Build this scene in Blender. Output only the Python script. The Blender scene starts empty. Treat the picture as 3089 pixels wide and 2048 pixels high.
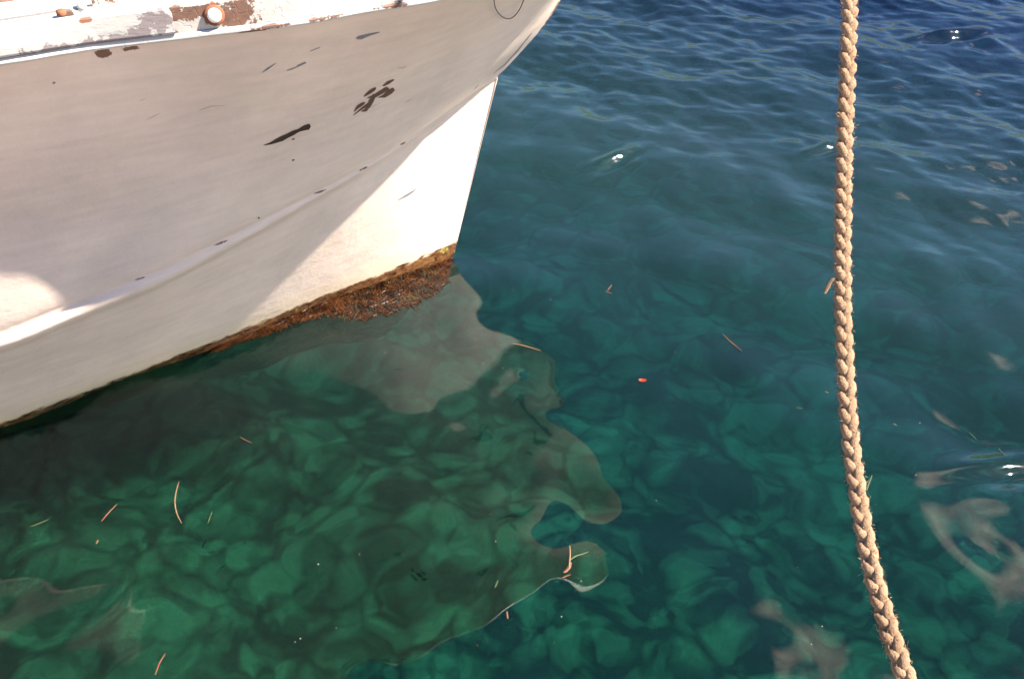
import bpy, bmesh, math, random
import numpy as np
from mathutils import Vector
from mathutils.bvhtree import BVHTree
R = math.radians
random.seed(7); rng = np.random.RandomState(11)
sc = bpy.context.scene
C = sc.collection

# ------------------------------------------------------------------ camera, sky, sun, exposure
CAM_H, PITCH, LENS = 2.6, 38.0, 35.0
cam = bpy.data.cameras.new('camera'); cam.lens = LENS; cam.sensor_width = 36; cam.clip_end = 5000; cam.clip_start = 0.05
camo = bpy.data.objects.new('camera', cam); C.objects.link(camo)
camo.location = (0, 0, CAM_H); camo.rotation_euler = (R(90 - PITCH), 0, 0); sc.camera = camo

SUN_AZ, SUN_EL = 90.7, 48.5          # azimuth clockwise from +Y
SUN_STRENGTH, SKY = 5.0, 0.05
world = bpy.data.worlds.new('World'); sc.world = world; world.use_nodes = True
wn = world.node_tree; wn.nodes.clear()
sky = wn.nodes.new('ShaderNodeTexSky'); sky.sky_type = 'NISHITA'; sky.sun_disc = False
sky.sun_elevation = R(SUN_EL); sky.sun_rotation = R(SUN_AZ); sky.altitude = 0; sky.dust_density = 0.4; sky.ozone_density = 4.0
bg = wn.nodes.new('ShaderNodeBackground'); bg.inputs['Strength'].default_value = SKY
wo = wn.nodes.new('ShaderNodeOutputWorld')
# a few sunlit clouds high over the bay, in front of the sun's quarter of the sky
tc = wn.nodes.new('ShaderNodeTexCoord'); nz_ = wn.nodes.new('ShaderNodeTexNoise'); nz_.inputs['Scale'].default_value = 5.5; nz_.inputs['Detail'].default_value = 6; nz_.inputs['Roughness'].default_value = .55
wn.links.new(tc.outputs['Generated'], nz_.inputs['Vector'])
CLOUD = [(40, 43, .27)]
acc = None
for az_, el_, rad in CLOUD:
    dv = (math.sin(R(az_)) * math.cos(R(el_)), math.cos(R(az_)) * math.cos(R(el_)), math.sin(R(el_)))
    ds = wn.nodes.new('ShaderNodeVectorMath'); ds.operation = 'DISTANCE'; wn.links.new(tc.outputs['Generated'], ds.inputs[0]); ds.inputs[1].default_value = dv
    mr = wn.nodes.new('ShaderNodeMapRange'); wn.links.new(ds.outputs['Value'], mr.inputs[0]); mr.inputs[1].default_value = 0; mr.inputs[2].default_value = rad; mr.inputs[3].default_value = .27; mr.inputs[4].default_value = -.35; 
    if acc is None: acc = mr.outputs[0]
    else:
        mx = wn.nodes.new('ShaderNodeMath'); mx.operation = 'MAXIMUM'; wn.links.new(acc, mx.inputs[0]); wn.links.new(mr.outputs[0], mx.inputs[1]); acc = mx.outputs[0]
ad = wn.nodes.new('ShaderNodeMath'); ad.operation = 'ADD'; wn.links.new(acc, ad.inputs[0]); wn.links.new(nz_.outputs[0], ad.inputs[1])
cr = wn.nodes.new('ShaderNodeMapRange'); wn.links.new(ad.outputs[0], cr.inputs[0]); cr.inputs[1].default_value = .50; cr.inputs[2].default_value = .78
cm = wn.nodes.new('ShaderNodeMix'); cm.data_type = 'RGBA'; wn.links.new(cr.outputs[0], cm.inputs[0]); tint = wn.nodes.new('ShaderNodeMix'); tint.data_type = 'RGBA'; tint.blend_type = 'MULTIPLY'; tint.inputs[0].default_value = 1; tint.inputs[7].default_value = (.88, .92, 1.02, 1)
wn.links.new(sky.outputs[0], tint.inputs[6]); wn.links.new(tint.outputs[2], cm.inputs[6]); cm.inputs[7].default_value = (22, 17, 15.5, 1)
wn.links.new(cm.outputs[2], bg.inputs[0]); wn.links.new(bg.outputs[0], wo.inputs[0])
sun = bpy.data.lights.new('sun', 'SUN'); sun.energy = SUN_STRENGTH; sun.angle = R(0.5); sun.color = (1.0, 0.93, 0.82)
suno = bpy.data.objects.new('sun', sun); C.objects.link(suno)
sdir = Vector((math.sin(R(SUN_AZ)) * math.cos(R(SUN_EL)), math.cos(R(SUN_AZ)) * math.cos(R(SUN_EL)), math.sin(R(SUN_EL))))
suno.rotation_euler = sdir.to_track_quat('Z', 'Y').to_euler(); suno.location = sdir * 30
sc.view_settings.view_transform = 'Standard'; sc.view_settings.look = 'None'
sc.view_settings.gamma = 1; sc.view_settings.exposure = 2.12
sc.render.engine = 'CYCLES'
cy = sc.cycles
cy.max_bounces = 12; cy.diffuse_bounces = 4; cy.glossy_bounces = 6; cy.transmission_bounces = 10; cy.transparent_max_bounces = 12
cy.caustics_reflective = True; cy.caustics_refractive = True; cy.blur_glossy = 1.0
cy.sample_clamp_indirect = 6.0; cy.use_adaptive_sampling = False
cy.use_denoising = True; cy.denoiser = 'OPENIMAGEDENOISE'

# ------------------------------------------------------------------ picture measurements -> points in the place
TH = R(PITCH)
def ray(px, py):
    x = (px - 1544.5) / 3089 * 36 / LENS; y = -(py - 1024) / 3089 * 36 / LENS
    return np.array([x, math.cos(TH) + y * math.sin(TH), -math.sin(TH) + y * math.cos(TH)])
CAMP = np.array([0, 0, CAM_H])
def atz(px, py, z):
    d = ray(px, py); return CAMP + (z - CAM_H) / d[2] * d

# ------------------------------------------------------------------ helpers
def tag(o, label=None, cat=None, group=None, kind=None):
    if label: o['label'] = label
    if cat: o['category'] = cat
    if group: o['group'] = group
    if kind: o['kind'] = kind
    return o
def empty(name, loc=(0, 0, 0)):
    o = bpy.data.objects.new(name, None); C.objects.link(o); o.location = loc; return o
def mesh_obj(name, verts, faces, mats, parent=None, smooth=True, midx=None, loc=None):
    me = bpy.data.meshes.new(name)
    me.from_pydata([tuple(map(float, v)) for v in verts], [], [tuple(map(int, f)) for f in faces])
    for m in (mats if isinstance(mats, (list, tuple)) else [mats]): me.materials.append(m)
    if midx is not None: me.polygons.foreach_set('material_index', midx)
    me.polygons.foreach_set('use_smooth', [smooth] * len(me.polygons)); me.update()
    o = bpy.data.objects.new(name, me); C.objects.link(o)
    if parent:
        o.parent = parent; o.location = -Vector(parent.location)
    return o
def grid_faces(nu, nv, off=0):
    f = []
    for i in range(nu - 1):
        for j in range(nv - 1):
            a = off + i * nv + j; f.append((a, a + 1, a + nv + 1, a + nv))
    return f
def pchip(xs, ys, x):
    xs = np.asarray(xs, float); ys = np.asarray(ys, float); x = np.asarray(x, float)
    h = np.diff(xs); d = np.diff(ys) / h; m = np.zeros(len(xs))
    for i in range(1, len(xs) - 1):
        if d[i-1] * d[i] > 0:
            w1 = 2 * h[i] + h[i-1]; w2 = h[i] + 2 * h[i-1]; m[i] = (w1 + w2) / (w1 / d[i-1] + w2 / d[i])
    m[0] = d[0]; m[-1] = d[-1]
    k = np.clip(np.searchsorted(xs, x) - 1, 0, len(xs) - 2); t = (x - xs[k]) / h[k]
    return ((2*t**3 - 3*t**2 + 1) * ys[k] + (t**3 - 2*t**2 + t) * h[k] * m[k] + (-2*t**3 + 3*t**2) * ys[k+1] + (t**3 - t**2) * h[k] * m[k+1])
def vnoise(x, y, seed=0):
    x = np.asarray(x, float); y = np.asarray(y, float)
    xi = np.floor(x).astype(np.int64); yi = np.floor(y).astype(np.int64); xf = x - xi; yf = y - yi
    def h(a, b):
        n = (a * 374761393 + b * 668265263 + seed * 1442695041) & 0xffffffff
        n = ((n ^ (n >> 13)) * 1274126177) & 0xffffffff
        return ((n ^ (n >> 16)) & 0xffff) / 65535.0
    u = xf**3 * (xf * (xf * 6 - 15) + 10); v = yf**3 * (yf * (yf * 6 - 15) + 10)
    return (h(xi, yi) * (1-u) + h(xi+1, yi) * u) * (1-v) + (h(xi, yi+1) * (1-u) + h(xi+1, yi+1) * u) * v
def fbm(x, y, o=4, seed=0):
    s = 0; a = .5
    for i in range(o): s = s + a * (vnoise(x * 2**i, y * 2**i, seed + i) - .5); a *= .5
    return s
def grid_mesh(name, xs, ys, zf, mats, skirt=None):
    X, Y = np.meshgrid(xs, ys, indexing='ij'); Z = zf(X, Y); nx, ny = len(xs), len(ys)
    co = np.stack([X.ravel(), Y.ravel(), Z.ravel()], 1)
    idx = np.arange(nx * ny).reshape(nx, ny)
    q = np.stack([idx[:-1, :-1], idx[1:, :-1], idx[1:, 1:], idx[:-1, 1:]], -1).reshape(-1, 4)
    loops = q.ravel(); starts = np.arange(len(q)) * 4; tot = np.full(len(q), 4)
    if skirt is not None:
        ring = np.concatenate([idx[:, 0], idx[-1, 1:], idx[-2::-1, -1], idx[0, -2:0:-1]])
        low = co[ring].copy(); low[:, 2] = skirt; b0 = len(co); co = np.concatenate([co, low]); n = len(ring)
        s = []
        for i in range(n): j = (i + 1) % n; s.append([ring[i], b0 + i, b0 + j, ring[j]])
        loops = np.concatenate([loops, np.array(s).ravel(), b0 + np.arange(n)[::-1]])
        tot = np.concatenate([tot, np.full(n, 4), [n]]); starts = np.concatenate([[0], np.cumsum(tot)[:-1]])
    me = bpy.data.meshes.new(name); me.vertices.add(len(co)); me.vertices.foreach_set('co', co.ravel())
    me.loops.add(len(loops)); me.loops.foreach_set('vertex_index', loops.astype(np.int32))
    me.polygons.add(len(tot)); me.polygons.foreach_set('loop_start', starts.astype(np.int32)); me.polygons.foreach_set('loop_total', tot.astype(np.int32))
    me.polygons.foreach_set('use_smooth', [True] * len(tot)); me.update(calc_edges=True); me.validate()
    me.materials.append(mats); o = bpy.data.objects.new(name, me); C.objects.link(o); return o

class N:
    """small node-tree writer"""
    def __init__(s, name):
        s.m = bpy.data.materials.new(name); s.m.use_nodes = True; s.t = s.m.node_tree; s.t.nodes.clear()
        s.out = s.t.nodes.new('ShaderNodeOutputMaterial')
    def n(s, ty, **kw):
        nd = s.t.nodes.new(ty)
        for k, v in kw.items():
            if k.startswith('i_'): s.set(nd.inputs[k[2:].replace('_', ' ')], v)
            else: setattr(nd, k, v)
        return nd
    def set(s, sock, v):
        if isinstance(v, bpy.types.NodeSocket): s.t.links.new(v, sock)
        elif isinstance(v, (tuple, list)) and len(v) == 3 and sock.type == 'RGBA': sock.default_value = (*v, 1)
        else: sock.default_value = v
    def math(s, op, a, b=0.0, c=None, clamp=False):
        nd = s.t.nodes.new('ShaderNodeMath'); nd.operation = op; nd.use_clamp = clamp
        s.set(nd.inputs[0], a); s.set(nd.inputs[1], b)
        if c is not None: s.set(nd.inputs[2], c)
        return nd.outputs[0]
    def ramp(s, fac, lo, hi):
        nd = s.t.nodes.new('ShaderNodeMapRange'); s.set(nd.inputs[0], fac); s.set(nd.inputs[1], lo); s.set(nd.inputs[2], hi); return nd.outputs[0]
    def mix(s, f, a, b):
        nd = s.t.nodes.new('ShaderNodeMix'); nd.data_type = 'RGBA'; s.set(nd.inputs[0], f); s.set(nd.inputs[6], a); s.set(nd.inputs[7], b); return nd.outputs[2]
    def pos(s): return s.n('ShaderNodeNewGeometry').outputs['Position']
    def map(s, vec, scale=(1, 1, 1), rot=(0, 0, 0), loc=(0, 0, 0)):
        nd = s.t.nodes.new('ShaderNodeMapping'); s.set(nd.inputs[0], vec); nd.inputs['Scale'].default_value = scale; nd.inputs['Rotation'].default_value = rot; nd.inputs['Location'].default_value = loc; return nd.outputs[0]
    def noise(s, vec, scale, detail=4, rough=.55, dist=0):
        nd = s.t.nodes.new('ShaderNodeTexNoise'); s.set(nd.inputs['Vector'], vec); nd.inputs['Scale'].default_value = scale
        nd.inputs['Detail'].default_value = detail; nd.inputs['Roughness'].default_value = rough; nd.inputs['Distortion'].default_value = dist; return nd.outputs[0]
    def bump(s, h, dist, strength=1.0, normal=None):
        nd = s.t.nodes.new('ShaderNodeBump'); s.set(nd.inputs['Height'], h); nd.inputs['Distance'].default_value = dist; nd.inputs['Strength'].default_value = strength
        if normal is not None: s.set(nd.inputs['Normal'], normal)
        return nd.outputs[0]
    def spot(s, pos, c, r, nz, amt=1.2, scale=(1, 1, 1)):
        v = s.n('ShaderNodeVectorMath', operation='SUBTRACT'); s.set(v.inputs[0], pos); v.inputs[1].default_value = tuple(map(float, c))
        v2 = s.n('ShaderNodeVectorMath', operation='MULTIPLY'); s.set(v2.inputs[0], v.outputs[0]); v2.inputs[1].default_value = scale
        l = s.n('ShaderNodeVectorMath', operation='LENGTH'); s.set(l.inputs[0], v2.outputs[0])
        d = s.math('DIVIDE', l.outputs['Value'], r); d = s.math('ADD', d, s.math('MULTIPLY', s.math('SUBTRACT', nz, .5), amt * 2.6))
        return s.math('SUBTRACT', 1.0, s.ramp(d, .88, 1.05), clamp=True)
    def principled(s, col, rough=.5, normal=None, spec=.5, **kw):
        p = s.n('ShaderNodeBsdfPrincipled'); s.set(p.inputs['Base Color'], col); s.set(p.inputs['Roughness'], rough); p.inputs['Specular IOR Level'].default_value = spec
        if normal is not None: s.set(p.inputs['Normal'], normal)
        for k, v in kw.items(): s.set(p.inputs[k.replace('_', ' ')], v)
        s.t.links.new(p.outputs[0], s.out.inputs[0]); return s.m

# ------------------------------------------------------------------ hull frame: a = aft along the centre line, o = towards the quay, z = up
HEAD = R(16); AV = np.array([-math.cos(HEAD), -math.sin(HEAD), 0]); OV = np.array([math.sin(HEAD), -math.cos(HEAD), 0])
B0 = atz(1368, 775, 0); B0[2] = 0
def H3(a, o, z): return B0 + a * AV + o * OV + np.array([0, 0, z])
def hf(p): q = p - B0; return (q @ AV, q @ OV, p[2])
AFT = 6.0
def curve(pts, tail):
    P = pts + tail; P = np.array(P); return P
pw = [(1200,840),(986,915),(700,1028),(402,1140),(0,1290)]
Wc = curve([(0, 0, 0)] + [hf(atz(x, y, 0)) for x, y in pw], [(2.8, .86, 0), (4, .98, 0), (AFT, .95, 0)])
KC = .26
pc = [(1347,342),(1217,432),(1091,509),(965,578),(732,700),(491,820),(214,930),(0,1017)]
Cc = curve([(-.225, 0, .87)] + [hf(atz(x, y, .865 - KC * (1 - x / 1500) ** .9)) for x, y in pc], [(2.6, 1.0, .46), (4, 1.08, .45), (AFT, 1.05, .5)])
ps = [(1328,0),(1068,42),(900,73),(528,119),(306,145),(0,193)]
ZS = 1.6
Sc = curve([(-.78, 0, 1.72), (-.66, .42, 1.69), (-.33, .78, 1.66)] + [hf(atz(x, y, ZS)) for x, y in ps], [(2.2, 1.27, 1.58), (4, 1.3, 1.6), (AFT, 1.22, 1.66)])
NV = 150
VV = np.linspace(0, 1, NV) ** 1.7
def along(P, a0=None):
    a = P[0, 0] + VV * (AFT - P[0, 0]); return a, pchip(P[:, 0], P[:, 1], a), pchip(P[:, 0], P[:, 2], a)
# the near-zero start of a rounded bow needs a root-like rise: re-parameterise by arc length instead
def along_arc(P):
    L = np.r_[0, np.cumsum(np.linalg.norm(np.diff(P, axis=0), axis=1))]; s = VV * L[-1]
    return pchip(L, P[:, 0], s), pchip(L, P[:, 1], s), pchip(L, P[:, 2], s)
Wa, Ca, Sa = along_arc(Wc), along_arc(Cc), along_arc(Sc)
rows = []                                        # each row: (a, o, z) arrays
def lerp(A, B, ta, to, tz): return (A[0] + (B[0]-A[0]) * ta, A[1] + (B[1]-A[1]) * to, A[2] + (B[2]-A[2]) * tz)
Ka = (Wa[0] + .45 * (1 - VV), Wa[1] * .12, Wa[2] - .75 + 0 * VV)
for t in np.linspace(0, 1, 14)[:-1]: rows.append(lerp(Ka, Wa, t ** .8, t ** .62, t))
STW = .011 * np.minimum(1, VV * 3.4) ** 1.5 + .0015        # strake: how far it stands proud
SH = .046 * np.minimum(1, VV * 3.4) ** 1.4 + .004       # strake height
Lo = (Ca[0], Ca[1] - .006, Ca[2] - SH)
for t in np.linspace(0, 1, 16)[:-1]: rows.append(lerp(Wa, Lo, t, t, t))
lo_row = len(rows)
rows.append((Lo[0], Lo[1], Lo[2])); rows.append((Lo[0], Lo[1] + STW, Lo[2] + .001)); rows.append((Ca[0], Ca[1] + STW, Ca[2] - .004)); rows.append((Ca[0], Ca[1] + .001, Ca[2] + .006))
c_row = len(rows) - 1
def flare(t): return .20 * t + .80 * t ** 2.1 + .05 * (t / .1) * np.exp(1 - t / .1) * (1 - t)
for t in np.linspace(0, 1, 30)[1:]:
    ta = .42 * flare(t) + .58 * (1 - (1 - t) ** 1.7)
    w = np.clip(VV * 5, 0, 1)
    ts = float(pchip([0, .106, .24, .322, .42, 1], [0, .169, .368, .463, .545, 1], [t])[0])
    rows.append(lerp(Ca, Sa, ts * (1 - w) + t * w, flare(t), t))
NR = len(rows)
V = []; 
for side in (1, -1):
    for r in rows:
        a, o, z = r
        for i in range(NV):
            oo = o[i] if i else 0.0
            V.append(H3(a[i], side * oo, z[i]))
F = grid_faces(NR, NV); F2 = [tuple(x + NR * NV for x in f[::-1]) for f in F]
near = [tuple(f) for f in F]
hv = np.array(V)
bvh = BVHTree.FromPolygons([Vector(v) for v in hv], near)
def onhull(px, py, off=.0015):
    d = Vector(ray(px, py)).normalized(); h, n, i, dist = bvh.ray_cast(Vector(CAMP), d)
    if h is None: return None
    if n.dot(d) > 0: n = -n
    return np.array(h + n * off)
FALL = F + F2
# stern and bottom closing
end = [k * NV + NV - 1 for k in range(NR)]
FALL.append(tuple(end + [k + NR * NV for k in end[::-1]]))

# ------------------------------------------------------------------ materials
def rust_colour(m, p): return m.mix(m.noise(p, 60, 3), (.04, .012, .006), (.17, .06, .022))
def make_paint(name, spots=(), fouling=False, flake=.3, base=(.83, .655, .54)):
    m = N(name); p = m.pos()
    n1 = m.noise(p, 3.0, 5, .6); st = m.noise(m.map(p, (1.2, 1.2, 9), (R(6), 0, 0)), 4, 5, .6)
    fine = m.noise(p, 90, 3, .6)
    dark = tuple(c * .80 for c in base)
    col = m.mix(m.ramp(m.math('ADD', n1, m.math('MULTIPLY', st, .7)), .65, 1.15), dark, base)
    sp = m.noise(p, 28, 4, .7)
    col = m.mix(m.math('MULTIPLY', m.ramp(sp, .70, .76), .35), col, (.40, .33, .27))
    mask = None; nz = m.noise(p, 55, 6, .72); nb = m.noise(p, 13, 4, .6)
    for c, r, amt, scl in spots:
        s = m.spot(p, c, r, nz, amt, scl); mask = s if mask is None else m.math('MAXIMUM', mask, s)
    rough = m.math('ADD', .36, m.math('MULTIPLY', fine, .15))
    if mask is not None:
        col = m.mix(m.math('MULTIPLY', mask, .9), col, rust_colour(m, p)); rough = m.math('ADD', rough, m.math('MULTIPLY', mask, .4))
    if fouling:
        sx = m.n('ShaderNodeSeparateXYZ'); m.set(sx.inputs[0], p); z = sx.outputs[2]
        a1 = m.noise(m.map(p, (1, 1, 2.2)), 16, 6, .7); a2 = m.noise(m.map(p, (1, 1, 3)), 5, 3); bowf = m.ramp(sx.outputs[0], -1.6, -.35)
        zz = m.math('ADD', z, m.math('MULTIPLY', m.math('SUBTRACT', a1, .5), .07)); zz = m.math('ADD', zz, m.math('MULTIPLY', m.math('SUBTRACT', a2, .5), .03)); zz = m.math('SUBTRACT', zz, m.math('MULTIPLY', bowf, .035))
        col = m.mix(m.math('MULTIPLY', m.math('SUBTRACT', 1.0, m.ramp(zz, .02, .16)), .55), col, (.62, .50, .27))
        brown = m.mix(m.ramp(a1, .38, .66), (.045, .014, .005), (.26, .12, .045)); brown = m.mix(m.ramp(m.noise(p, 22, 3), .62, .72), brown, (.36, .30, .06))
        under = m.mix(m.ramp(a1, .35, .6), (.03, .03, .015), (.12, .12, .07))
        low = m.mix(m.ramp(m.math('ADD', zz, m.math('MULTIPLY', bowf, .25)), -.22, -.10), under, brown)
        col = m.mix(m.ramp(zz, .034, .046), low, col)
        rough = m.mix(m.ramp(zz, .02, .05), (.22, .22, .22), rough)
    h = m.math('ADD', m.math('MULTIPLY', n1, .6), m.math('MULTIPLY', st, .25)); nrm = m.bump(m.math('ADD', n1, m.math('MULTIPLY', st, .08)), .022, .3)
    crack = m.n('ShaderNodeTexVoronoi', feature='DISTANCE_TO_EDGE'); dv = m.n('ShaderNodeVectorMath', operation='ADD'); m.set(dv.inputs[0], p); dn = m.n('ShaderNodeTexNoise'); m.set(dn.inputs['Vector'], p); dn.inputs['Scale'].default_value = 14; sv = m.n('ShaderNodeVectorMath', operation='SCALE'); m.set(sv.inputs[0], dn.outputs['Color']); sv.inputs['Scale'].default_value = .09; m.set(dv.inputs[1], sv.outputs[0]); m.set(crack.inputs['Vector'], dv.outputs[0]); crack.inputs['Scale'].default_value = 19
    nrm = m.bump(m.math('ADD', m.math('MULTIPLY', fine, .5), m.math('MULTIPLY', m.ramp(crack.outputs[0], 0, .03), flake)), .0015, .5, nrm)
    return m.principled(col, rough, nrm, .45)
def plain(name, col, rough=.6, var=.25, scale=60, bump=.0008, **kw):
    m = N(name); p = m.pos(); n = m.noise(p, scale, 4, .6)
    c = m.mix(n, tuple(x * (1 - var) for x in col), tuple(min(1, x * (1 + var)) for x in col))
    return m.principled(c, rough, m.bump(n, bump, .6), **kw)

pin = lambda x, y, z: atz(x, y, z)
hull_spots = []
for (x, y, r, amt, scl) in [(312,158,.020,1.3,(1,1,1)), (303,150,.012,1.2,(1,1,1)), (392,147,.013,1.1,(.6,.6,1.8)), (965,579,.006,1.3,(.25,.25,2)), (1098,509,.006,1.3,(.3,.3,1.6)), (1217,433,.005,1.2,(.3,.3,1.6)),
                       (424,840,.007,1.3,(.4,.4,1.6)), (1675,30,.03,1.5,(1,1,1)), (1655,60,.026,1.5,(1,1,1)), (1640,85,.014,1.4,(1,1,1)), (1437,264,.012,1,(1,1,1)), (660,735,.007,1.4,(.3,.3,2.))]:
    q = onhull(x, y, 0)
    if q is not None: hull_spots.append((q, r, amt, scl))
hull_spots += [(H3(-.478, .01, 1.14), .034, 1.0, (1,1,.8)), (H3(-.45, .01, 1.095), .026, 1.0, (1,1,.8)), (H3(-.42, .01, 1.06), .016, 1.0, (1,1,.8))]
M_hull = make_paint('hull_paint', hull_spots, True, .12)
def dk(name, c, rough=.6): return plain(name, c, rough, .3, 120, .0004)
M_scuff = dk('scuff_dark', (.035, .014, .008)); M_scuff2 = dk('scuff_grey', (.20, .19, .22)); M_scuff3 = dk('scuff_brown', (.10, .045, .022)); M_faint = dk('scuff_faint', (.42, .35, .29))

# ------------------------------------------------------------------ scuff marks lie on the hull plating
midx = [0] * len(FALL)
def scuff(pts, mi, off=.0012):
    """pts: (px, py, half width in px) along the mark"""
    global hv
    P = []; 
    pts = np.array(pts, float); L = np.r_[0, np.cumsum(np.hypot(*np.diff(pts[:, :2], axis=0).T))]
    n = max(6, int(L[-1] / 4)); s = np.linspace(0, L[-1], n)
    X = np.interp(s, L, pts[:, 0]); Y = np.interp(s, L, pts[:, 1]); Wd = np.interp(s, L, pts[:, 2])
    Wd = Wd * (1 + .8 * np.interp(s, np.linspace(0, L[-1], max(3, n // 4)), rng.rand(max(3, n // 4)) - .5)); tx = np.gradient(X); ty = np.gradient(Y); l = np.hypot(tx, ty); nx, ny = -ty / l, tx / l
    vs = []
    for i in range(n):
        for sg in (-1, 1):
            q = onhull(X[i] + sg * nx[i] * Wd[i], Y[i] + sg * ny[i] * Wd[i], off)
            if q is None: return
            vs.append(q)
    b = len(V)
    V.extend(vs)
    for i in range(n - 1): FALL.append((b + 2*i, b + 2*i + 1, b + 2*i + 3, b + 2*i + 2)); midx.append(mi)
scuff([(795,438,1),(815,433,5),(850,418,6.5),(890,398,7),(918,386,7.5),(933,382,7),(936,384,2)], 1)
for s in [[(1155,260,1),(1170,250,4),(1185,242,3),(1189,240,1)], [(1098,291,1),(1115,278,4),(1130,268,5),(1134,264,1)], [(1108,296,1),(1135,284,5),(1160,268,4),(1165,262,1)],
          [(1140,294,1),(1158,290,5),(1178,276,6),(1188,268,4)], [(1130,285,6),(1122,300,8),(1113,318,8),(1103,332,7),(1090,336,2)], [(1068,336,1),(1080,322,4),(1095,312,5),(1102,308,1)],
          [(1066,348,1),(1085,332,2.5),(1105,318,3),(1118,305,1)], [(1120,300,1),(1145,283,4),(1172,266,3)]]: scuff(s, 3)
scuff([(1075,116,2),(1090,113,6),(1110,106,5),(1145,97,1)], 2)
for s in [[(791,219,1),(805,209,3),(832,191,1)], [(865,213,1),(882,208,2),(923,190,1)], [(895,199,1),(922,189,2)], [(935,155,.6),(965,143,1)]]: scuff(s, 2)
scuff([(1200,604,1),(1225,590,3.5),(1245,578,2.5),(1258,566,1)], 2)
scuff([(879,421,1),(886,419,2.5),(889,418,1)], 3); scuff([(158,252,1),(162,250,3.5),(167,248,1)], 2); scuff([(880,484,1),(884,483,3),(887,481,1)], 3)
scuff([(777,658,1),(780,657,3),(783,656,1)], 3)
scuff([(1604,100,1),(1560,155,1.6),(1520,198,1.6),(1488,222,.6)], 2)           # seam near the stem
for s in [[(1195,205,.6),(1215,205,1.2),(1227,200,.6)], [(600,333,.6),(640,320,1.2),(680,318,.6)]]: scuff(s, 4)
# scratches on the shaded topside
for k in range(5):
    x = rng.uniform(60, 1250); y = rng.uniform(150, 600) - x * .1; l = rng.uniform(15, 60)
    if x > 900 and y > 420: continue
    scuff([(x, y, .3), (x + l * .5, y - l * .22, rng.uniform(.6, 1.3)), (x + l, y - l * .5, .3)], 4)

boat = empty('fishing_boat', tuple(H3(1.5, 0, 0)))
tag(boat, 'white flared boat bow with black scuff marks and a brown weedy waterline', 'boat')
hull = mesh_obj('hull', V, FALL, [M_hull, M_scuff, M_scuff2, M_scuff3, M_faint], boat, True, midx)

# ------------------------------------------------------------------ sheer: lip, bulwark, cap, doubler plank
def rim(px): # v index on S for an image x
    return px
S3 = np.array([H3(Sa[0][i], Sa[1][i] if i else 0, Sa[2][i]) for i in range(NV)])
def offset_curve(P, side=1):
    T = np.gradient(P, axis=0); T[:, 2] = 0; T /= np.linalg.norm(T, axis=1)[:, None]
    Nn = np.stack([-T[:, 1], T[:, 0], 0 * T[:, 0]], 1); Nn *= np.sign((Nn[len(Nn)//2] @ OV)) * side; return T, Nn
def sweep(P, Nn, prof, closed=True):
    """prof: (out, up) section points"""
    vs = []; k = len(prof)
    for i in range(len(P)):
        for (u, w) in prof: vs.append(P[i] + Nn[i] * u + np.array([0, 0, w]))
    fs = []
    for i in range(len(P) - 1):
        for j in range(k if closed else k - 1): jj = (j + 1) % k; fs.append((i*k + j, i*k + jj, (i+1)*k + jj, (i+1)*k + j))
    if closed: fs.append(tuple(range(k))[::-1]); fs.append(tuple((len(P)-1)*k + j for j in range(k)))
    return vs, fs
def fine(P, n):
    L = np.r_[0, np.cumsum(np.linalg.norm(np.diff(P, axis=0), axis=1))]; s = np.linspace(0, L[-1], n)
    return np.stack([np.interp(s, L, P[:, k]) for k in range(3)], 1)
def mirror(p): q = p - B0; a, o = q @ AV, q @ OV; return H3(a, -o, p[2])
Sf = fine(S3, 420); T, Nn = offset_curve(Sf)
Sfm = np.array([mirror(p) for p in Sf]); Tm, Nm = offset_curve(Sfm, -1)
def wob(n, amp, f, seed): return amp * 2 * fbm(np.arange(n) / f, np.zeros(n), 3, seed)
def rim_pt(px, dz=0):  # point of the sheer seen at image column px
    for i in range(len(Sf) - 1):
        pass
def proj(p):
    d = p - CAMP; f = np.array([0, math.cos(TH), -math.sin(TH)]); u = np.array([0, math.sin(TH), math.cos(TH)])
    z = d @ f; return 1544.5 + d[0] / z * 3089 * LENS / 36, 1024 - (d @ u) / z * 3089 * LENS / 36
SPX = np.array([proj(p)[0] for p in Sf])
def idx_px(px):
    vis = np.where(np.arange(len(Sf)) > np.argmax(SPX))[0] if False else np.arange(len(Sf))
    c = [i for i in vis if Sf[i] @ OV > (B0 @ OV) + .5]
    return min(c, key=lambda i: abs(SPX[i] - px))
BH = .088
def face_pt(px, up, out=0.0): i = idx_px(px); return Sf[i] + Nn[i] * out + np.array([0, 0, up])
rail_spots = [(face_pt(700, .045, .0), .032, 1.6, (1, 1, 1)), (face_pt(735, .06, .0), .045, 1.6, (1, 1, 1)), (face_pt(722, .02, 0), .03, 1.8, (1, 1, 1)),
              (face_pt(655, .055, 0), .030, .9, (1, 1, 1)), (face_pt(575, .062, 0), .045, 1.3, (.55, .55, 3)), (face_pt(545, .075, 0), .018, 1.6, (1, 1, 1)), (face_pt(620, .074, 0), .03, 1.2, (.6, .6, 4)),
              (face_pt(535, .012, 0), .012, 1.8, (1, 1, 1)), (face_pt(700, .008, 0), .014, 1.6, (.7, .7, 2)), (face_pt(810, .008, .0), .02, 1.6, (.4, .4, 3)), (face_pt(960, .008, 0), .02, 1.6, (.4, .4, 3)), (face_pt(1180, .01, 0), .02, 1.6, (.4, .4, 3)),
              (face_pt(765, .0, .005), .014, 1.3, (.4, .4, 3))]
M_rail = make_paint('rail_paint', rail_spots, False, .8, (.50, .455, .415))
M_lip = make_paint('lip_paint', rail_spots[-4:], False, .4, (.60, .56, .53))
plank_spots = [(face_pt(292, .083, .018), .011, 1.2, (.6, .6, 1.6)), (face_pt(305, .0, .03), .02, 1.5, (.8, .8, 1.5))]
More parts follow.
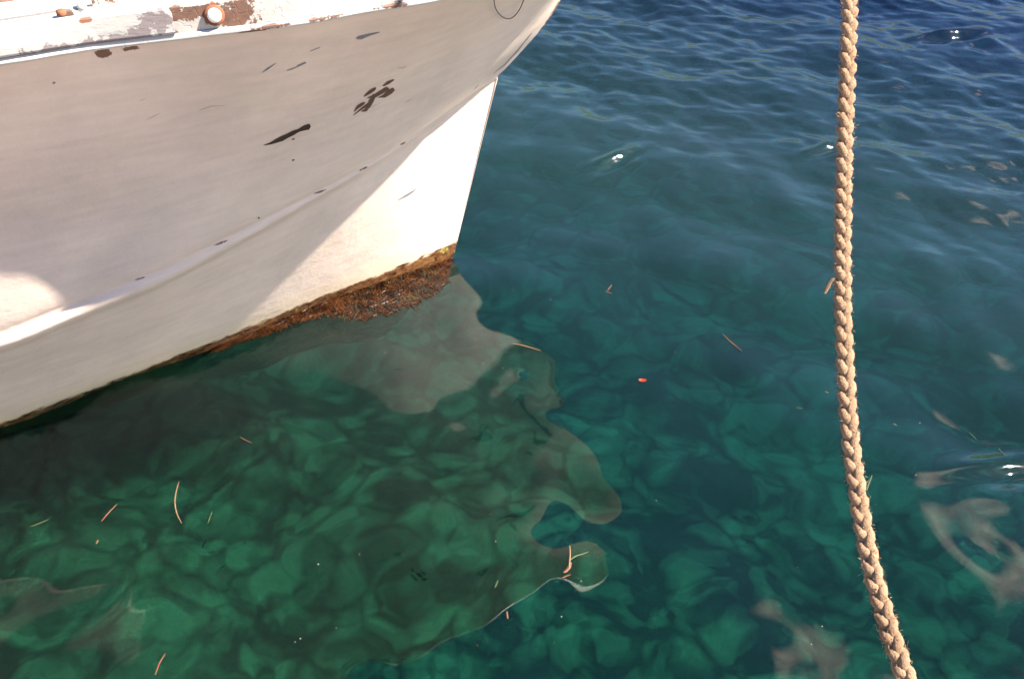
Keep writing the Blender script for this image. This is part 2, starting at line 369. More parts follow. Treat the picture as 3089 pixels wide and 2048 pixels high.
def grime_paint():
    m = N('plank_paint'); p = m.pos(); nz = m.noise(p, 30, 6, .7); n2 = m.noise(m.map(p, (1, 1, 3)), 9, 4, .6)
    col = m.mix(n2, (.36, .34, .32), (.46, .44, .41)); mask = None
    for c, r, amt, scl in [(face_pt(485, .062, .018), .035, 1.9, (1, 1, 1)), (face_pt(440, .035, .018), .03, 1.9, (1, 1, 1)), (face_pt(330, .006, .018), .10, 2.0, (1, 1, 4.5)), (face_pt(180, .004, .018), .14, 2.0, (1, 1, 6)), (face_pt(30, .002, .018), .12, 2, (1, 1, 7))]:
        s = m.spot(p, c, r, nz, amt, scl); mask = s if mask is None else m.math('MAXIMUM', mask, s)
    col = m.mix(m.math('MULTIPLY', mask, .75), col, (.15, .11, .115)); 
    for c, r, amt, scl in plank_spots: col = m.mix(m.spot(p, c, r, nz, amt, scl), col, (.26, .11, .07))
    return m.principled(col, .5, m.bump(m.math('ADD', n2, m.math('MULTIPLY', nz, .3)), .006, .5), .4)
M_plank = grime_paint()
# hull lip
for (P, NN, nm) in ((Sf, Nn, 'rubbing_strip'), (Sfm, Nm, 'rubbing_strip')):
    w = wob(len(P), .003, 3, 5); vs = []; k = 6
    PP = P.copy(); PP[:, 2] += w * .4
    v, f = sweep(PP, NN, [(-.03, 0), (.010, -.002), (.014, .004), (.014, .010), (.009, .0155), (-.03, .017)])
    mesh_obj(nm, v, f, M_lip, boat, False)
    v, f = sweep(P, NN, [(-.05, .0172), (.002, .0172), (.001, BH * .6), (-.001, BH - .006), (-.006, BH), (-.05, BH)])
    o = mesh_obj('bulwark', v, f, M_rail, boat, False)
# doubler plank on the near side, aft of its rounded end
i0 = idx_px(530); Pp = Sf[i0:]; Np = Nn[i0:]
hts = np.full(len(Pp), BH + .004); e = np.linalg.norm(Pp - Pp[0], axis=1); 
vs = []; k = 7
for i in range(len(Pp)):
    t = e[i]; r = .022; h = (BH + .004) - (r - math.sqrt(max(0, r*r - max(0, r - t)**2)) if t < r else 0)
    shrink = -.004 * (t < .003)
    for (u, wv) in [(.003, .020), (.016, .0195), (.019, .026), (.019, h * .5), (.018, h - .008), (.014, h), (.003, h + .001)]:
        vs.append(Pp[i] + Np[i] * (u + .0) + np.array([0, 0, min(wv, h)]))
fs = []
for i in range(len(Pp) - 1):
    for j in range(k): jj = (j + 1) % k; fs.append((i*k + j, i*k + jj, (i+1)*k + jj, (i+1)*k + j))
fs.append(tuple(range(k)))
plank = mesh_obj('rail_plank', vs, fs, [M_plank, plain('end_rust_shade', (.09, .03, .015), .9, .4, 90)], boat, False, [0] * (len(fs) - 1) + [1])  # end cap in rust brown, whose dark tone also paints in the gap's shadow
# deck between both bulwarks, with a raised margin plank
deck_spots = [(face_pt(60, BH, -.20), .05, 1.8, (1, 1, 1))]
M_deck = make_paint('deck_paint', deck_spots, False, .8, (.52, .48, .46))
vs = []; fs = []; K = 12
for i in range(len(Sf)):
    a = Sf[i] + Nn[i] * (-.045 if i > 3 else -.01); b = Sfm[i] + Nm[i] * (-.045 if i > 3 else -.01)
    for j in range(K):
        t = j / (K - 1); p = a * (1 - t) + b * t; camber = .05 * 4 * t * (1 - t); vs.append([p[0], p[1], Sf[i][2] + BH - .012 + camber])
mesh_obj('deck', vs, grid_faces(len(Sf), K), M_deck, boat)
# low coaming plank on the deck edge (seen at the top of the frame)
ia, ib = idx_px(240), idx_px(-900)
P = Sf[ia:ib]; v, f = sweep(P, Nn[ia:ib], [(-.16, BH - .012), (-.06, BH - .012), (-.058, BH + .004), (-.064, BH + .010), (-.155, BH + .012)])
mesh_obj('margin_plank', v, f, M_deck, boat, False)
# hawse pipe with a white cap in the bulwark
def ring(center, nrm, prof, n=28):
    nrm = np.array(nrm) / np.linalg.norm(nrm); t1 = np.cross(nrm, [0, 0, 1]); t1 /= np.linalg.norm(t1); t2 = np.cross(t1, nrm)
    v = []; 
    for (r, h) in prof:
        for k in range(n): an = 2 * math.pi * k / n; v.append(center + t1 * r * math.cos(an) + t2 * r * math.sin(an) + nrm * h)
    f = []
    for j in range(len(prof) - 1):
        for k in range(n): kk = (k + 1) % n; f.append((j*n + k, j*n + kk, (j+1)*n + kk, (j+1)*n + k))
    f.append(tuple((len(prof)-1) * n + k for k in range(n))); return v, f
M_rust = plain('rusty_iron', (.20, .07, .03), .85, .6, 45, .002)
M_white = plain('white_enamel', (.86, .82, .72), .35, .08, 20, .001)
hc = face_pt(655, .052, .002); hn = Nn[idx_px(655)] + np.array([0, 0, .25])
v, f = ring(hc, hn, [(.027, -.004), (.027, .004), (.024, .008), (.020, .008)]); sc_o = mesh_obj('scupper_pipe', v, f, M_rust, boat)
v, f = ring(hc, hn, [(.019, .004), (.0185, .013), (.015, .017), (.008, .0185)]); o = mesh_obj('cap', v, f, M_white); o.parent = sc_o
# fairlead fitting
def boxes(name, items, mat, parent):
    bm = bmesh.new()
    for (c, ax, ay, sx, sy, sz, rz) in items:
        ax = Vector(ax); ay = Vector(ay); az = Vector((0, 0, 1)); ax, az = (ax * math.cos(rz) + az * math.sin(rz)), (az * math.cos(rz) - ax * math.sin(rz))
        vv = [bm.verts.new(Vector(c) + ax * (sx * i) + ay * (sy * j) + az * (sz * k)) for i in (-.5, .5) for j in (-.5, .5) for k in (-.5, .5)]
        for q in ((0,1,3,2),(4,6,7,5),(0,4,5,1),(2,3,7,6),(0,2,6,4),(1,5,7,3)): bm.faces.new([vv[x] for x in q])
    bmesh.ops.recalc_face_normals(bm, faces=bm.faces); bmesh.ops.bevel(bm, geom=bm.edges[:], offset=.0022, segments=2, affect='EDGES')
    me = bpy.data.meshes.new(name); bm.to_mesh(me); bm.free(); me.materials.append(mat); o = bpy.data.objects.new(name, me); C.objects.link(o); o.parent = parent; o.location = -Vector(parent.location); return o
M_fit = make_paint('fitting_paint', [(face_pt(235, BH + .01, .0), .022, 1.9, (1,1,1)), (face_pt(320, BH + .025, -.02), .012, 1.6, (1,1,1)), (face_pt(372, BH + .03, -.03), .02, 1.9, (1,1,1))], False, .8, (.80, .76, .66))
iF = idx_px(300); t_, n_ = T[iF], Nn[iF]; fp = lambda px, up, out: face_pt(px, up, out)
fit = boxes('fairlead', [(fp(305, BH + .006, -.022), t_, n_, .15, .034, .016, 0), (fp(272, BH + .022, -.022), t_, n_, .022, .026, .022, .3), (fp(345, BH + .03, -.026), t_, n_, .06, .028, .036, 0)], M_fit, boat)
v, f = ring(fp(285, BH + .024, -.012), n_ + np.array([0, 0, .4]), [(.011, 0), (.011, .006), (.006, .009)]); o = mesh_obj('bolt', v, f, M_white); o.parent = fit; 
v, f = ring(fp(222, BH + .012, -.010), np.array([0, 0, 1.]) + n_ * .3, [(.012, -.004), (.012, .004), (.006, .007)]); o = mesh_obj('bolt', v, f, M_rust); o.parent = fit
for o in (sc_o.children + fit.children if False else list(sc_o.children) + list(fit.children)): o.location = (0, 0, 0)

# thin black cord looped over the bow
def tube(P, r, n=6, closed=False):
    P = np.array(P); T_ = np.gradient(P, axis=0); T_ /= np.linalg.norm(T_, axis=1)[:, None]
    up = np.array([.3, .2, .9]); vs = []; rr = r if hasattr(r, '__len__') else [r] * len(P)
    for i in range(len(P)):
        a = np.cross(T_[i], up); a /= np.linalg.norm(a); b = np.cross(T_[i], a)
        for k in range(n): an = 2*math.pi*k/n; vs.append(P[i] + rr[i] * (a * math.cos(an) + b * math.sin(an)))
    fs = [(i*n + k, i*n + (k+1) % n, (i+1)*n + (k+1) % n, (i+1)*n + k) for i in range(len(P)-1) for k in range(n)]
    fs += [tuple(range(n))[::-1], tuple((len(P)-1)*n + k for k in range(n))]; return vs, fs
def smooth_path(pts, n):
    pts = np.array(pts, float); L = np.r_[0, np.cumsum(np.linalg.norm(np.diff(pts, axis=0), axis=1))]; s = np.linspace(0, L[-1], n)
    out = np.stack([np.interp(s, L, pts[:, k]) for k in range(pts.shape[1])], 1)
    for _ in range(6): out[1:-1] = (out[:-2] + out[1:-1] * 2 + out[2:]) / 4
    return out
cp = smooth_path([(1480,-55),(1483,-20),(1485,5),(1489,20),(1500,36),(1512,46),(1524,51),(1534,50),(1548,40),(1560,24),(1568,8),(1575,-14),(1582,-50)], 60)
cpts = [onhull(x, y, .012) for x, y in cp]; cpts = [c for c in cpts if c is not None]
v, f = tube(cpts, .0017); cord = mesh_obj('cord', v, f, plain('black_cord', (.05, .022, .015), .7, .2, 100, .0003))
tag(cord, 'thin dark cord hanging in a loop against the upper bow of the white boat', 'cord')

# ------------------------------------------------------------------ seabed
def seabed_z(X, Y):
    d = 1.2 + .12 * np.clip(Y - 2, 0, 3) + .3 * np.clip(Y - 5, 0, 40) + .07 * np.clip(X, 0, 30) + .02 * np.clip(-X, 0, 30)
    d = np.minimum(d, 7)
    return -(d - .22 * fbm(X * .9, Y * .9, 3, 20))
m = N('seabed'); p = m.pos(); sx = m.n('ShaderNodeSeparateXYZ'); m.set(sx.inputs[0], p)
flat = m.n('ShaderNodeCombineXYZ'); m.set(flat.inputs[0], sx.outputs[0]); m.set(flat.inputs[1], sx.outputs[1]); fv = flat.outputs[0]
wv = m.n('ShaderNodeVectorMath', operation='ADD'); wn_ = m.n('ShaderNodeTexNoise'); m.set(wn_.inputs['Vector'], fv); wn_.inputs['Scale'].default_value = 3.0
ws = m.n('ShaderNodeVectorMath', operation='SCALE'); m.set(ws.inputs[0], wn_.outputs['Color']); ws.inputs['Scale'].default_value = .36; m.set(wv.inputs[0], fv); m.set(wv.inputs[1], ws.outputs[0])
def stones(scale, smooth_):
    v = m.n('ShaderNodeTexVoronoi', feature='SMOOTH_F1'); m.set(v.inputs['Vector'], wv.outputs[0]); v.inputs['Scale'].default_value = scale; v.inputs['Smoothness'].default_value = smooth_
    sp_ = m.n('ShaderNodeSeparateColor'); m.set(sp_.inputs[0], v.outputs['Color']); return v.outputs['Distance'], sp_.outputs[0]
d1, t1 = stones(7.2, .3); d2, t2 = stones(16, .35)
n1 = m.noise(fv, .9, 3, .5); n3 = m.noise(fv, 16, 4, .6)
tone = m.math('ADD', m.math('MULTIPLY', t1, .45), m.math('MULTIPLY', t2, .25)); tone = m.math('ADD', tone, m.math('MULTIPLY', m.ramp(n1, .3, .7), .35))
tone = m.math('MULTIPLY', tone, m.math('SUBTRACT', 1.12, m.math('MULTIPLY', m.ramp(d1, .35, .75), .55)))
tone = m.math('ADD', tone, m.math('MULTIPLY', m.math('SUBTRACT', n3, .5), .12))
col = m.mix(m.ramp(tone, .26, .80), (.005, .008, .006), (.046, .068, .047)); M_bed = m.principled(col, .9, m.bump(n3, .02, .5), .2)
def spaced(lo, hi, st, far):
    a = list(np.arange(lo, hi + 1e-6, st)); g = st; 
    while a[-1] < far: g *= 1.25; a.append(a[-1] + g)
    g = st
    while a[0] > -far: g *= 1.25; a.insert(0, a[0] - g)
    return np.array(a)
FAR = 700
bed = grid_mesh('seabed', spaced(-6, 9, .05, FAR + 5), spaced(0, 13, .05, FAR + 5), seabed_z, M_bed); tag(bed, kind='structure')

# ------------------------------------------------------------------ water
def waves():
    comps = []
    def add(n, l0, l1, slope, spread, seed, base=58, p=1.0):
        r = np.random.RandomState(seed); ls = np.exp(r.uniform(math.log(l0), math.log(l1), n)); an = np.radians(base + r.normal(0, spread, n)); k = 2 * math.pi / ls
        return [(k[i] * math.cos(an[i]), k[i] * math.sin(an[i]), slope * math.sqrt(2.0 / n) / k[i], r.uniform(0, 6.283)) for i in range(n)]
    return add(10, .6, 1.6, .072, 32, 3, 62), add(22, .20, .52, .076, 48, 4, 60), add(30, .07, .20, .085, 34, 6, 62)
WL, WM, WS = waves()
def smooth01(t): t = np.clip(t, 0, 1); return t * t * (3 - 2 * t)
def water_z(X, Y, glints=True):
    z = np.zeros_like(X)
    fade = np.exp(-np.maximum(0, np.hypot(X, Y) - 12) / 10)
    warpx = X + .25 * fbm(X * .8, Y * .8, 2, 70); warpy = Y + .25 * fbm(X * .8, Y * .8, 2, 75)
    rough = smooth01((Y + .35 * X - 3.6) / 3.0); rough = np.clip(rough, .0, 1)
    gust = .45 + 1.1 * vnoise(X * .9 + 3, Y * .6, 81)
    for kx, ky, A, ph in WL: z += A * np.cos(kx * X + ky * Y + ph) * .9
    s = np.zeros_like(X)
    for kx, ky, A, ph in WM: s += A * np.cos(kx * warpx + ky * warpy + ph)
    z += s * (.65 + .6 * rough)
    s = np.zeros_like(X)
    for kx, ky, A, ph in WS: s += A * np.cos(kx * warpx + ky * warpy + ph)
    z += s * rough * gust
    if glints is None: return z * fade
    for px_, py_, rad, lam in [(3050,1410,.13,.20), (1855,487,.09,.17), (2870,110,.16,.22), (2500,452,.09,.15)]:
        q = atz(px_, py_, 0); dd = (q - CAMP) / np.linalg.norm(q - CAMP); n_ = np.array(sdir) - dd; sx_, sy_ = -n_[0] / n_[2], -n_[1] / n_[2]; e_ = .004; b4 = water_z(np.array([q[0] + e_, q[0] - e_, q[0], q[0]]), np.array([q[1], q[1], q[1] + e_, q[1] - e_]), None)
        sx_ -= (b4[0] - b4[1]) / (2 * e_); sy_ -= (b4[2] - b4[3]) / (2 * e_); sl = math.hypot(sx_, sy_)
        u = ((X - q[0]) * sx_ + (Y - q[1]) * sy_) / sl; k = 2 * math.pi / lam; rr = u ** 2 + (((X - q[0]) * sy_ - (Y - q[1]) * sx_) / sl / 2.2) ** 2
        z = z + 1.25 * sl / k * np.sin(k * u) * np.exp(-rr / (2 * rad ** 2 / 4))
    return z * fade
m = N('sea_water'); p = m.pos()
nf = m.noise(m.map(p, (1, 2.0, 1), (0, 0, R(-28))), 14, 3, .55, .3)
sx = m.n('ShaderNodeSeparateXYZ'); m.set(sx.inputs[0], p)
wind = m.ramp(m.math('ADD', sx.outputs[1], m.math('MULTIPLY', sx.outputs[0], .4)), 3.2, 6.5)
nrm = m.bump(m.math('MULTIPLY', nf, wind), .004, .35)
fr = m.n('ShaderNodeFresnel'); fr.inputs['IOR'].default_value = 1.39; m.set(fr.inputs['Normal'], nrm)
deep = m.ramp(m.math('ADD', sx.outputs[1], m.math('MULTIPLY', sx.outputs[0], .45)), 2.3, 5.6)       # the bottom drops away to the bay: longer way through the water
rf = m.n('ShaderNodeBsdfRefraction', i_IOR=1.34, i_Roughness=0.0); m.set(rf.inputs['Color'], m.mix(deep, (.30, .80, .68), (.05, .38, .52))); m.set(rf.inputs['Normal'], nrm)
gl = m.n('ShaderNodeBsdfGlossy'); gl.inputs['Roughness'].default_value = .02; gl.inputs['Color'].default_value = (1, 1, 1, 1); m.set(gl.inputs['Normal'], nrm)
mf = m.n('ShaderNodeMixShader'); m.set(mf.inputs[0], fr.outputs[0]); m.t.links.new(rf.outputs[0], mf.inputs[1]); m.t.links.new(gl.outputs[0], mf.inputs[2])
# suspended matter just under the surface: a faint veil of scattered light
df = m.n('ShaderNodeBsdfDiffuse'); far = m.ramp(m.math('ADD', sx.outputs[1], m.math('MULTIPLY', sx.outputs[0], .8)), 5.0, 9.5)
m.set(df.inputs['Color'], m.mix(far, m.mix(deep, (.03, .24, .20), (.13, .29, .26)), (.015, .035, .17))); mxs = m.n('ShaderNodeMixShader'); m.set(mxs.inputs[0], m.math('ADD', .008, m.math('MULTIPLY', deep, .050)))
m.t.links.new(mf.outputs[0], mxs.inputs[1]); m.t.links.new(df.outputs[0], mxs.inputs[2]); m.t.links.new(mxs.outputs[0], m.out.inputs[0])
M_water = m.m
water = grid_mesh('water', spaced(-3.4, 5.6, .0145, FAR), spaced(1.0, 9.4, .0145, FAR), water_z, M_water, skirt=-9.0)
tag(water, kind='structure')

# ------------------------------------------------------------------ quay under the camera, hills over the bay
M_quay = plain('quay_stone', (.42, .38, .32), .9, .25, 6, .01)
def block(name, x0, x1, y0, y1, z0, z1, mat):
    v = [(x, y, z) for x in (x0, x1) for y in (y0, y1) for z in (z0, z1)]
    return mesh_obj(name, v, [(0,1,3,2),(4,6,7,5),(0,4,5,1),(2,3,7,6),(0,2,6,4),(1,5,7,3)], mat, None, False)
q = block('quay', -25, 25, -14, -.55, -9.0, 1.0, M_quay); tag(q, kind='structure')
M_bounce = plain('bounce_stone', (.22, .15, .10), .9, .18, 5, .01)
q = block('bounce_ledge', -25, 25, -.5502, 1.32, -9.0, .16, M_bounce); tag(q, kind='structure')  # unseen low ledge, added to bounce warm sunlight onto the shaded hull
M_hill = plain('hill_scrub', (.045, .07, .028), .95, .5, .02, 2)
def hill_z(X, Y): return np.where(Y > 515, 1, 0) * (70 + 90 * (fbm(X / 260, Y / 260, 4, 5) + .1)) * smooth01((Y - 515) / 140) - 12 * (Y < 520)
hl = grid_mesh('hill', np.linspace(-900, 900, 120), np.linspace(500, 690, 24), hill_z, M_hill); tag(hl, kind='structure')

# ------------------------------------------------------------------ mooring rope
def rope_pt(px, py, d): r = ray(px, py); return CAMP + r * d
RK = .62
RP = [np.array([2.3, 6.0, 4.4]), np.array([.95, 3.2, 3.1])] + [rope_pt(x, y, d * RK) for x, y, d in [(2566,-330,2.16),(2563,0,1.95),(2553,300,1.90),(2543,650,1.86),(2543,900,1.83),(2552,1150,1.79),(2572,1380,1.74),(2608,1620,1.68),(2660,1830,1.62),(2738,2060,1.55),(2850,2330,1.46)]] + [np.array([.50, .02, 1.22]), np.array([.56, -.3, 1.06]), np.array([.64, -.6, 1.015]), np.array([.85, -1.2, 1.012])]
RP = np.array(RP); L = np.r_[0, np.cumsum(np.linalg.norm(np.diff(RP, axis=0), axis=1))]
ns = int(L[-1] / .0018); s_ = np.linspace(0, L[-1], ns)
path = np.stack([pchip(L, RP[:, k], s_) for k in range(3)], 1)
for _ in range(500): path[1:-1] = (path[:-2] + 2 * path[1:-1] + path[2:]) / 4
TT = np.gradient(path, axis=0); TT /= np.linalg.norm(TT, axis=1)[:, None]
view = path - CAMP; view /= np.linalg.norm(view, axis=1)[:, None]
fwd = np.tile(np.array([.12, .80, -.58]), (ns, 1)); E1 = np.cross(TT, fwd); E1 /= np.linalg.norm(E1, axis=1)[:, None]; E2 = np.cross(TT, E1)
tw = .35 * np.sin(s_ * 3.1) + .25 * fbm(s_ * 2, s_ * 0, 2, 8) * 2
E1, E2 = E1 * np.cos(tw)[:, None] + E2 * np.sin(tw)[:, None], E2 * np.cos(tw)[:, None] - E1 * np.sin(tw)[:, None]
M_rope = N('rope_fibre'); m = M_rope; p = m.pos(); a = m.noise(p, 190, 4, .7); b = m.noise(p, 800, 2, .6); cc = m.noise(p, 9, 3)
col = m.mix(a, (.16, .085, .045), (.40, .265, .17)); col = m.mix(m.math('MULTIPLY', m.ramp(cc, .5, .75), .4), col, (.20, .10, .045))
M_rope = m.principled(col, .9, m.bump(m.math('ADD', a, m.math('MULTIPLY', b, .8)), .0022, 1.0), .15)
rope = empty('mooring_rope', tuple(path[ns // 2])); tag(rope, 'thick tan braided mooring rope hanging down across the water beside the boat', 'rope')
PER = .088 * RK; w0 = 2 * math.pi / PER; AX, BX, RS = .0078 * RK, .0050 * RK, .0076 * RK
speed = 1 + .25 * fbm(s_ * 10, s_ * 0, 2, 3); phase = np.cumsum(speed) * (s_[1] - s_[0]) * w0
NS = 14
for st in range(3):
    ph = -phase + st * 2 * math.pi / 3; jit = 1 + .35 * fbm(s_ * 40, s_ * 0 + st * 9, 3, 40 + st)
    Cn = path + E1 * (AX * np.sin(ph) * jit)[:, None] + E2 * (BX * np.sin(2 * ph) * jit)[:, None]
    t2 = np.gradient(Cn, axis=0); t2 /= np.linalg.norm(t2, axis=1)[:, None]; e1 = np.cross(t2, fwd); e1 /= np.linalg.norm(e1, axis=1)[:, None]; e2 = np.cross(t2, e1)
    vs = np.zeros((ns, NS, 3)); yarn = s_ * 2 * math.pi / (.030 * RK)
    for k in range(NS):
        an = 2 * math.pi * k / NS; lump = 1 + .16 * np.abs(np.cos(1.5 * (an - yarn))) + .42 * fbm(s_ * 300, s_ * 0 + k * .9 + st * 31, 2, 60)
        vs[:, k] = Cn + (RS * lump)[:, None] * (e1 * math.cos(an) + e2 * math.sin(an))
    vs = vs.reshape(-1, 3); fs = [(i*NS + k, i*NS + (k+1) % NS, (i+1)*NS + (k+1) % NS, (i+1)*NS + k) for i in range(ns-1) for k in range(NS)]
    mesh_obj('strand', vs, fs, M_rope, rope)
# loose hairs
vs = []; fs = []
lo_i = int(ns * .25)
for k in range(13000):
    i = rng.randint(lo_i, ns - 2); an = rng.uniform(0, 6.283); d = E1[i] * math.cos(an) * 1.12 + E2[i] * math.sin(an)
    p0 = path[i] + d * rng.uniform(.0125, .0155) * RK; ln = rng.uniform(.0018, .0060) * RK * 1.3 * (2.2 if rng.rand() < .03 else 1); dd = d + TT[i] * rng.normal(0, .9) + rng.normal(0, .35, 3); dd /= np.linalg.norm(dd)
    sd = np.cross(dd, rng.normal(0, 1, 3)); sd /= np.linalg.norm(sd); w = rng.uniform(.0004, .0008) * RK; b = len(vs)
    vs += [p0 - sd * w, p0 + sd * w, p0 + dd * ln * .6 + sd * w * .6 + rng.normal(0, .00025, 3), p0 + dd * ln]; fs += [(b, b+1, b+2), (b, b+2, b+3)]
mesh_obj('loose_fibre', vs, fs, M_rope, rope, False)
# weed caught on the rope
def blade(pts, wid, name, mat, thick=.0012, n=26, twist=0.0):
    P = smooth_path(pts, n); T_ = np.gradient(P, axis=0); T_ /= np.linalg.norm(T_, axis=1)[:, None]; vs = []
    for i in range(n):
        t = i / (n - 1); w = wid * (.35 + .65 * math.sin(math.pi * min(1, max(0, t * .94 + .03))) ** .5) * (1 + .3 * (rng.rand() - .5)); s = np.cross(T_[i], [0, 0, 1]); s /= max(1e-6, np.linalg.norm(s)); u = np.cross(s, T_[i])
        an = twist * t; s2 = s * math.cos(an) + u * math.sin(an); u2 = u * math.cos(an) - s * math.sin(an)
        for (x, y) in ((-1, 0), (-.4, .6), (.4, .6), (1, 0), (0, -.6)): vs.append(P[i] + s2 * x * w / 2 + u2 * y * thick)
    fs = [(i*5 + k, i*5 + (k+1) % 5, (i+1)*5 + (k+1) % 5, (i+1)*5 + k) for i in range(n-1) for k in range(5)] + [(0,1,2,3,4), tuple((n-1)*5 + k for k in (4,3,2,1,0))]
    return mesh_obj(name, vs, fs, mat)
M_or = plain('dry_weed_orange', (.13, .042, .014), .6, .3, 200); M_tan = plain('dry_weed_tan', (.15, .085, .04), .6, .3, 200); M_gr = plain('weed_green', (.045, .065, .012), .55, .3, 200)
M_red = plain('leaf_red', (.36, .025, .008), .5, .3, 200); M_br = plain('weed_brown', (.12, .05, .02), .7, .3, 200); M_pale = plain('pale_speck', (.5, .42, .3), .6, .2, 300)
o = blade([rope_pt(x, y, 1.82 * RK) for x, y in ((2518,838),(2508,845),(2498,862),(2488,885))], .0052, 'weed_scrap', M_tan, .0008); tag(o, 'yellowish scrap of weed caught on the side of the mooring rope', 'seaweed')

# weed growing along the waterline of the bow, spread on the surface
def wz(x, y): return float(water_z(np.array([[x]]), np.array([[y]]))[0, 0])
def weed_fringe():
    top = np.array([(640,1052),(700,1026),(800,988),(893,949),(986,912),(1100,872),(1200,838),(1300,803),(1360,780)], float)
    wid = np.array([(640,6),(700,10),(800,22),(853,40),(900,34),(986,44),(1050,90),(1098,112),(1150,100),(1215,112),(1300,104),(1345,80),(1362,30)], float)
    m = N('wet_weed'); p = m.pos(); a = m.noise(p, 14, 5, .7); b = m.noise(p, 9, 3)
    col = m.mix(m.ramp(a, .38, .66), (.010, .003, .001), (.055, .018, .005)); col = m.mix(m.math('MULTIPLY', m.ramp(b, .56, .68), m.ramp(a, .45, .6)), col, (.06, .04, .01))
    mat = m.principled(col, .30, m.bump(a, .004, .8), .35)
    vs = []; fs = []
    for k in range(5200):
        x = rng.uniform(640, 1361); w = np.interp(x, wid[:, 0], wid[:, 1]); t = rng.rand() ** 1.15
        edge = 1 + .5 * fbm(np.array([x / 22.]), np.array([3.]), 3, 9)[0]
        q = atz(x + rng.normal(0, 3), np.interp(x, top[:, 0], top[:, 1]) - 5 + w * t * edge, 0)
        z = wz(q[0], q[1]) + rng.uniform(-.003, .004); q[2] = z + (.012 if t < .12 else 0) * rng.rand()
        an = rng.uniform(0, 6.28); an = math.radians(-70) + rng.normal(0, .55); l = rng.uniform(.025, .070); wd = rng.uniform(.003, .0075); d = np.array([math.cos(an), math.sin(an), rng.normal(0, .07)]); sd = np.array([-math.sin(an), math.cos(an), rng.normal(0, .12)])
        b_ = len(vs); vs += [q - d * l / 2, q - sd * wd / 2 + [0, 0, .001], q + d * l / 2, q + sd * wd / 2 + [0, 0, .001], q - [0, 0, .002]]
        fs += [(b_, b_+1, b_+2, b_+3), (b_, b_+3, b_+4), (b_+3, b_+2, b_+4), (b_+2, b_+1, b_+4), (b_+1, b_, b_+4)]
    mesh_obj('weed_fringe', vs, fs, mat, boat, False)
weed_fringe()

# ------------------------------------------------------------------ things floating on the water
def wz(x, y): return float(water_z(np.array([[x]]), np.array([[y]]))[0, 0])
def fl(px, py, up=.002):
    q = atz(px, py, 0.0)
    for _ in range(3): q = atz(px, py, wz(q[0], q[1]) + up)
    return q
def floater(pts, wid_, mat, name, label, cat, group=None):
    wid = wid_ * .78; P = [fl(x, y) for x, y in pts]
    o = blade(P, wid, name, mat, .0011); c = sum(P) / len(P); o.data.transform(__import__('mathutils').Matrix.Translation(-Vector(c))); o.location = c
    return tag(o, label, cat, group)
floater([(1546,1036),(1570,1040),(1600,1048),(1632,1058)], .0075, M_tan, 'dry_seagrass', 'straight tan stick of dry seagrass floating ahead of the boat reflection', 'seagrass')
floater([(2180,1007),(2205,1032),(2238,1058)], .0065, M_or, 'dry_seagrass', 'reddish brown forked seagrass blade floating nearest the left side of the rope', 'seagrass')
floater([(306,1572),(325,1548),(353,1520)], .0060, M_or, 'dry_seagrass', 'short straight orange seagrass blade in the dark water below the boat', 'seagrass')
floater([(548,1578),(533,1550),(526,1515),(531,1480),(540,1452)], .0062, M_tan, 'dry_seagrass', 'long curved tan seagrass blade in the dark water below the boat', 'seagrass')
floater([(468,2034),(480,2000),(498,1970)], .0060, M_or, 'dry_seagrass', 'orange red seagrass blade at the bottom edge of the picture', 'seagrass')
floater([(627,1578),(634,1558),(640,1543)], .0050, M_gr, 'green_seagrass', 'short green seagrass blade beside the long curved tan one', 'seagrass')
floater([(92,1588),(118,1578),(148,1566)], .0050, M_gr, 'green_seagrass', 'dim green seagrass blade at the far left of the dark water', 'seagrass')
floater([(2614,1480),(2622,1455),(2631,1432)], .0060, M_gr, 'green_seagrass', 'green brown seagrass blade just to the right of the rope', 'seagrass')
floater([(2924,1305),(2934,1314),(2945,1326)], .0045, M_gr, 'green_seagrass', 'tiny green blade floating diagonally near the right edge', 'seagrass')
floater([(3012,1352),(3020,1362),(3028,1370)], .0045, M_gr, 'green_seagrass', 'tiny green blade just above the bright sun glint', 'seagrass')
floater([(2400,1229),(2411,1230),(2422,1232)], .0045, M_gr, 'green_seagrass', 'tiny green blade floating level to the left of the rope', 'seagrass')
floater([(1493,1772),(1497,1762),(1502,1750)], .0060, M_gr, 'green_seagrass', 'tiny olive blade left of the upright seagrass sprig', 'seagrass')
floater([(1529,1842),(1530,1855),(1532,1866)], .0070, M_or, 'dry_seagrass', 'tiny orange stub floating below the seagrass sprig', 'seagrass')
floater([(1833,876),(1838,869),(1845,860)], .0070, M_or, 'weed_flake', 'small tan weed flake pointing up, upper one of a close pair', 'weed')
floater([(1827,878),(1835,882),(1846,886)], .0070, M_or, 'weed_flake', 'small tan weed flake lying flat, lower one of a close pair', 'weed')
floater([(290,1640),(293,1632),(296,1628)], .0080, M_or, 'weed_flake', 'small orange weed flake below the short straight orange blade', 'weed')
floater([(724,1318),(742,1328),(760,1336)], .0045, M_tan, 'dry_seagrass', 'faint thin seagrass blade under the pale reflection of the bow', 'seagrass')
floater([(2695,1277),(2700,1280),(2706,1283)], .0060, M_tan, 'weed_flake', 'small pale weed flake to the right of the rope', 'weed')
floater([(2488,1180),(2493,1182),(2500,1186)], .0060, M_tan, 'weed_flake', 'small pale weed flake to the left of the rope', 'weed')
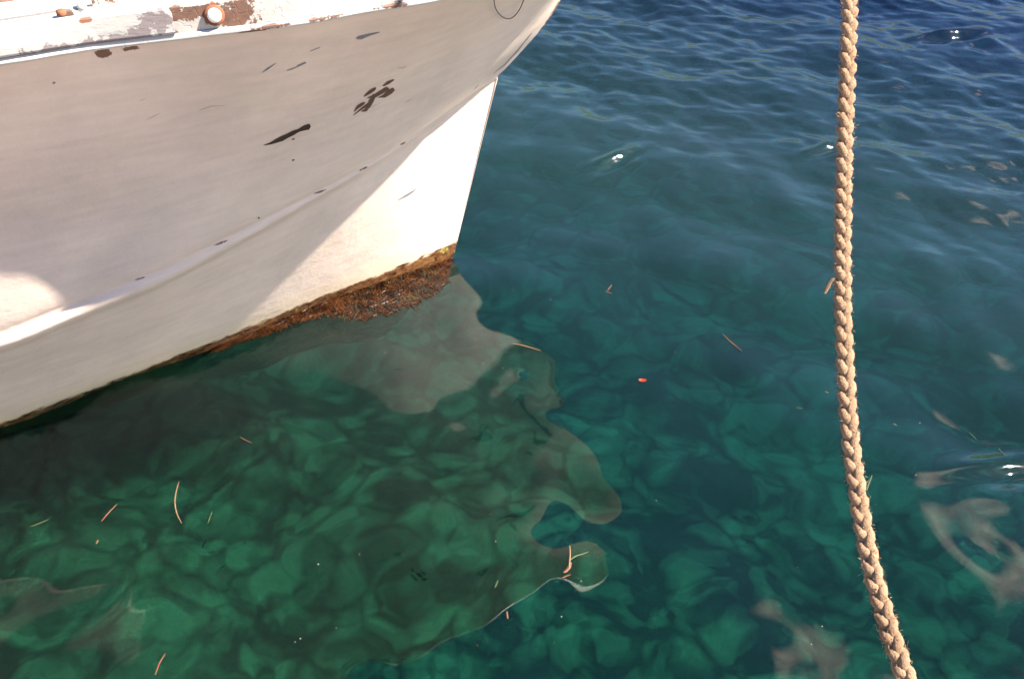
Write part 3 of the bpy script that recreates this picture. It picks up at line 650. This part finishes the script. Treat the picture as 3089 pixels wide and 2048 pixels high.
# red leaf
c = fl(1938, 1147); n = 20; vs = []; 
for lay in (0.0022, -.001):
    for k in range(n):
        an = 2 * math.pi * k / n; r = 1 + .06 * math.sin(3 * an + 1); vs.append((c[0] + .0155 * r * math.cos(an), c[1] + .0085 * r * math.sin(an) - .001 * math.cos(an), c[2] + lay + .0015 * math.cos(an)))
fs = [tuple(range(n)), tuple(range(n, 2*n))[::-1]] + [(k, (k+1) % n, n + (k+1) % n, n + k) for k in range(n)]
tag(mesh_obj('leaf', vs, fs, M_red), 'small oval red leaf floating alone on the teal water', 'leaf')
# upright sprig
sp = empty('seagrass_sprig', tuple(fl(1716, 1725))); tag(sp, 'brown seagrass sprig with a green blade sticking out of the water', 'seagrass')
def part(pts, w, mat, nm):
    o = blade(pts, w, nm, mat, .0016, 18); o.parent = sp; o.location = -Vector(sp.location); return o
b0 = fl(1716, 1718); 
part([b0, fl(1718, 1698) + [0, 0, .004], fl(1720, 1675) + [0, 0, .012], fl(1718, 1655) + [0, 0, .016]], .0055, M_tan, 'stem')
part([fl(1718, 1692) + [0, 0, .004], fl(1738, 1675), fl(1752, 1672), fl(1776, 1664)], .0060, M_gr, 'blade')
part([fl(1722, 1695), fl(1716, 1712), fl(1708, 1722), fl(1700, 1726)], .012, M_br, 'root')
part([fl(1696, 1742), fl(1708, 1737), fl(1722, 1732)], .0045, M_br, 'root')
# specks of foam and dust
specks = [(1660,903,.0032),(1547,800+75,.0022),(1085,1668,.003),(1084,1672,.0025),(1495,1632,.0034),(1745,1763,.003),(1753,1752,.0028),(1694,1859,.0036),(1440,1945,.0034),(906,1925,.0040),(890,1935,.0028),(1448,1398,.003),(1480,1550,.0022),(1162,1064,.003),(1110,1238,.0032),
          (924,1118,.0022),(1517,1110,.0025),(1767,1174,.0025),(1457,1096,.0024),(960,1701,.0045),(1672,1938,.0028),(2037,1062,.0026),(1980,1509,.003),(1984,785,.003),(2775,1275,.003),(2763,1432,.0028),(2406,1711,.003),(2480,1888,.003),(2448,1942,.0024),(2642,1521,.0028),(1014,1893,.0024),(1706,808,.0022),(1214,1438,.0024)]
me0 = {}
for mt in (M_pale, M_or):
    bm = bmesh.new(); bmesh.ops.create_icosphere(bm, subdivisions=2, radius=1.0)
    for v_ in bm.verts: v_.co *= 1 + .35 * (random.random() - .5); v_.co.z *= .5
    me = bpy.data.meshes.new('speck'); bm.to_mesh(me); bm.free(); me.materials.append(mt); me0[mt.name] = me
for i, (x, y, r) in enumerate(specks):
    mt = M_or if i % 3 == 2 else M_pale
    o = bpy.data.objects.new('floating_speck', me0[mt.name]); C.objects.link(o); o.location = fl(x, y, r * .3); r *= .55; o.scale = (r, r, r); o.rotation_euler = (0, 0, i * 1.3)
    if mt is M_or: tag(o, 'tiny orange speck of dry weed floating on the water', 'speck', 'orange specks drifting on the water')
    else: tag(o, 'tiny pale speck of foam floating on the water', 'speck', 'pale specks drifting on the water')
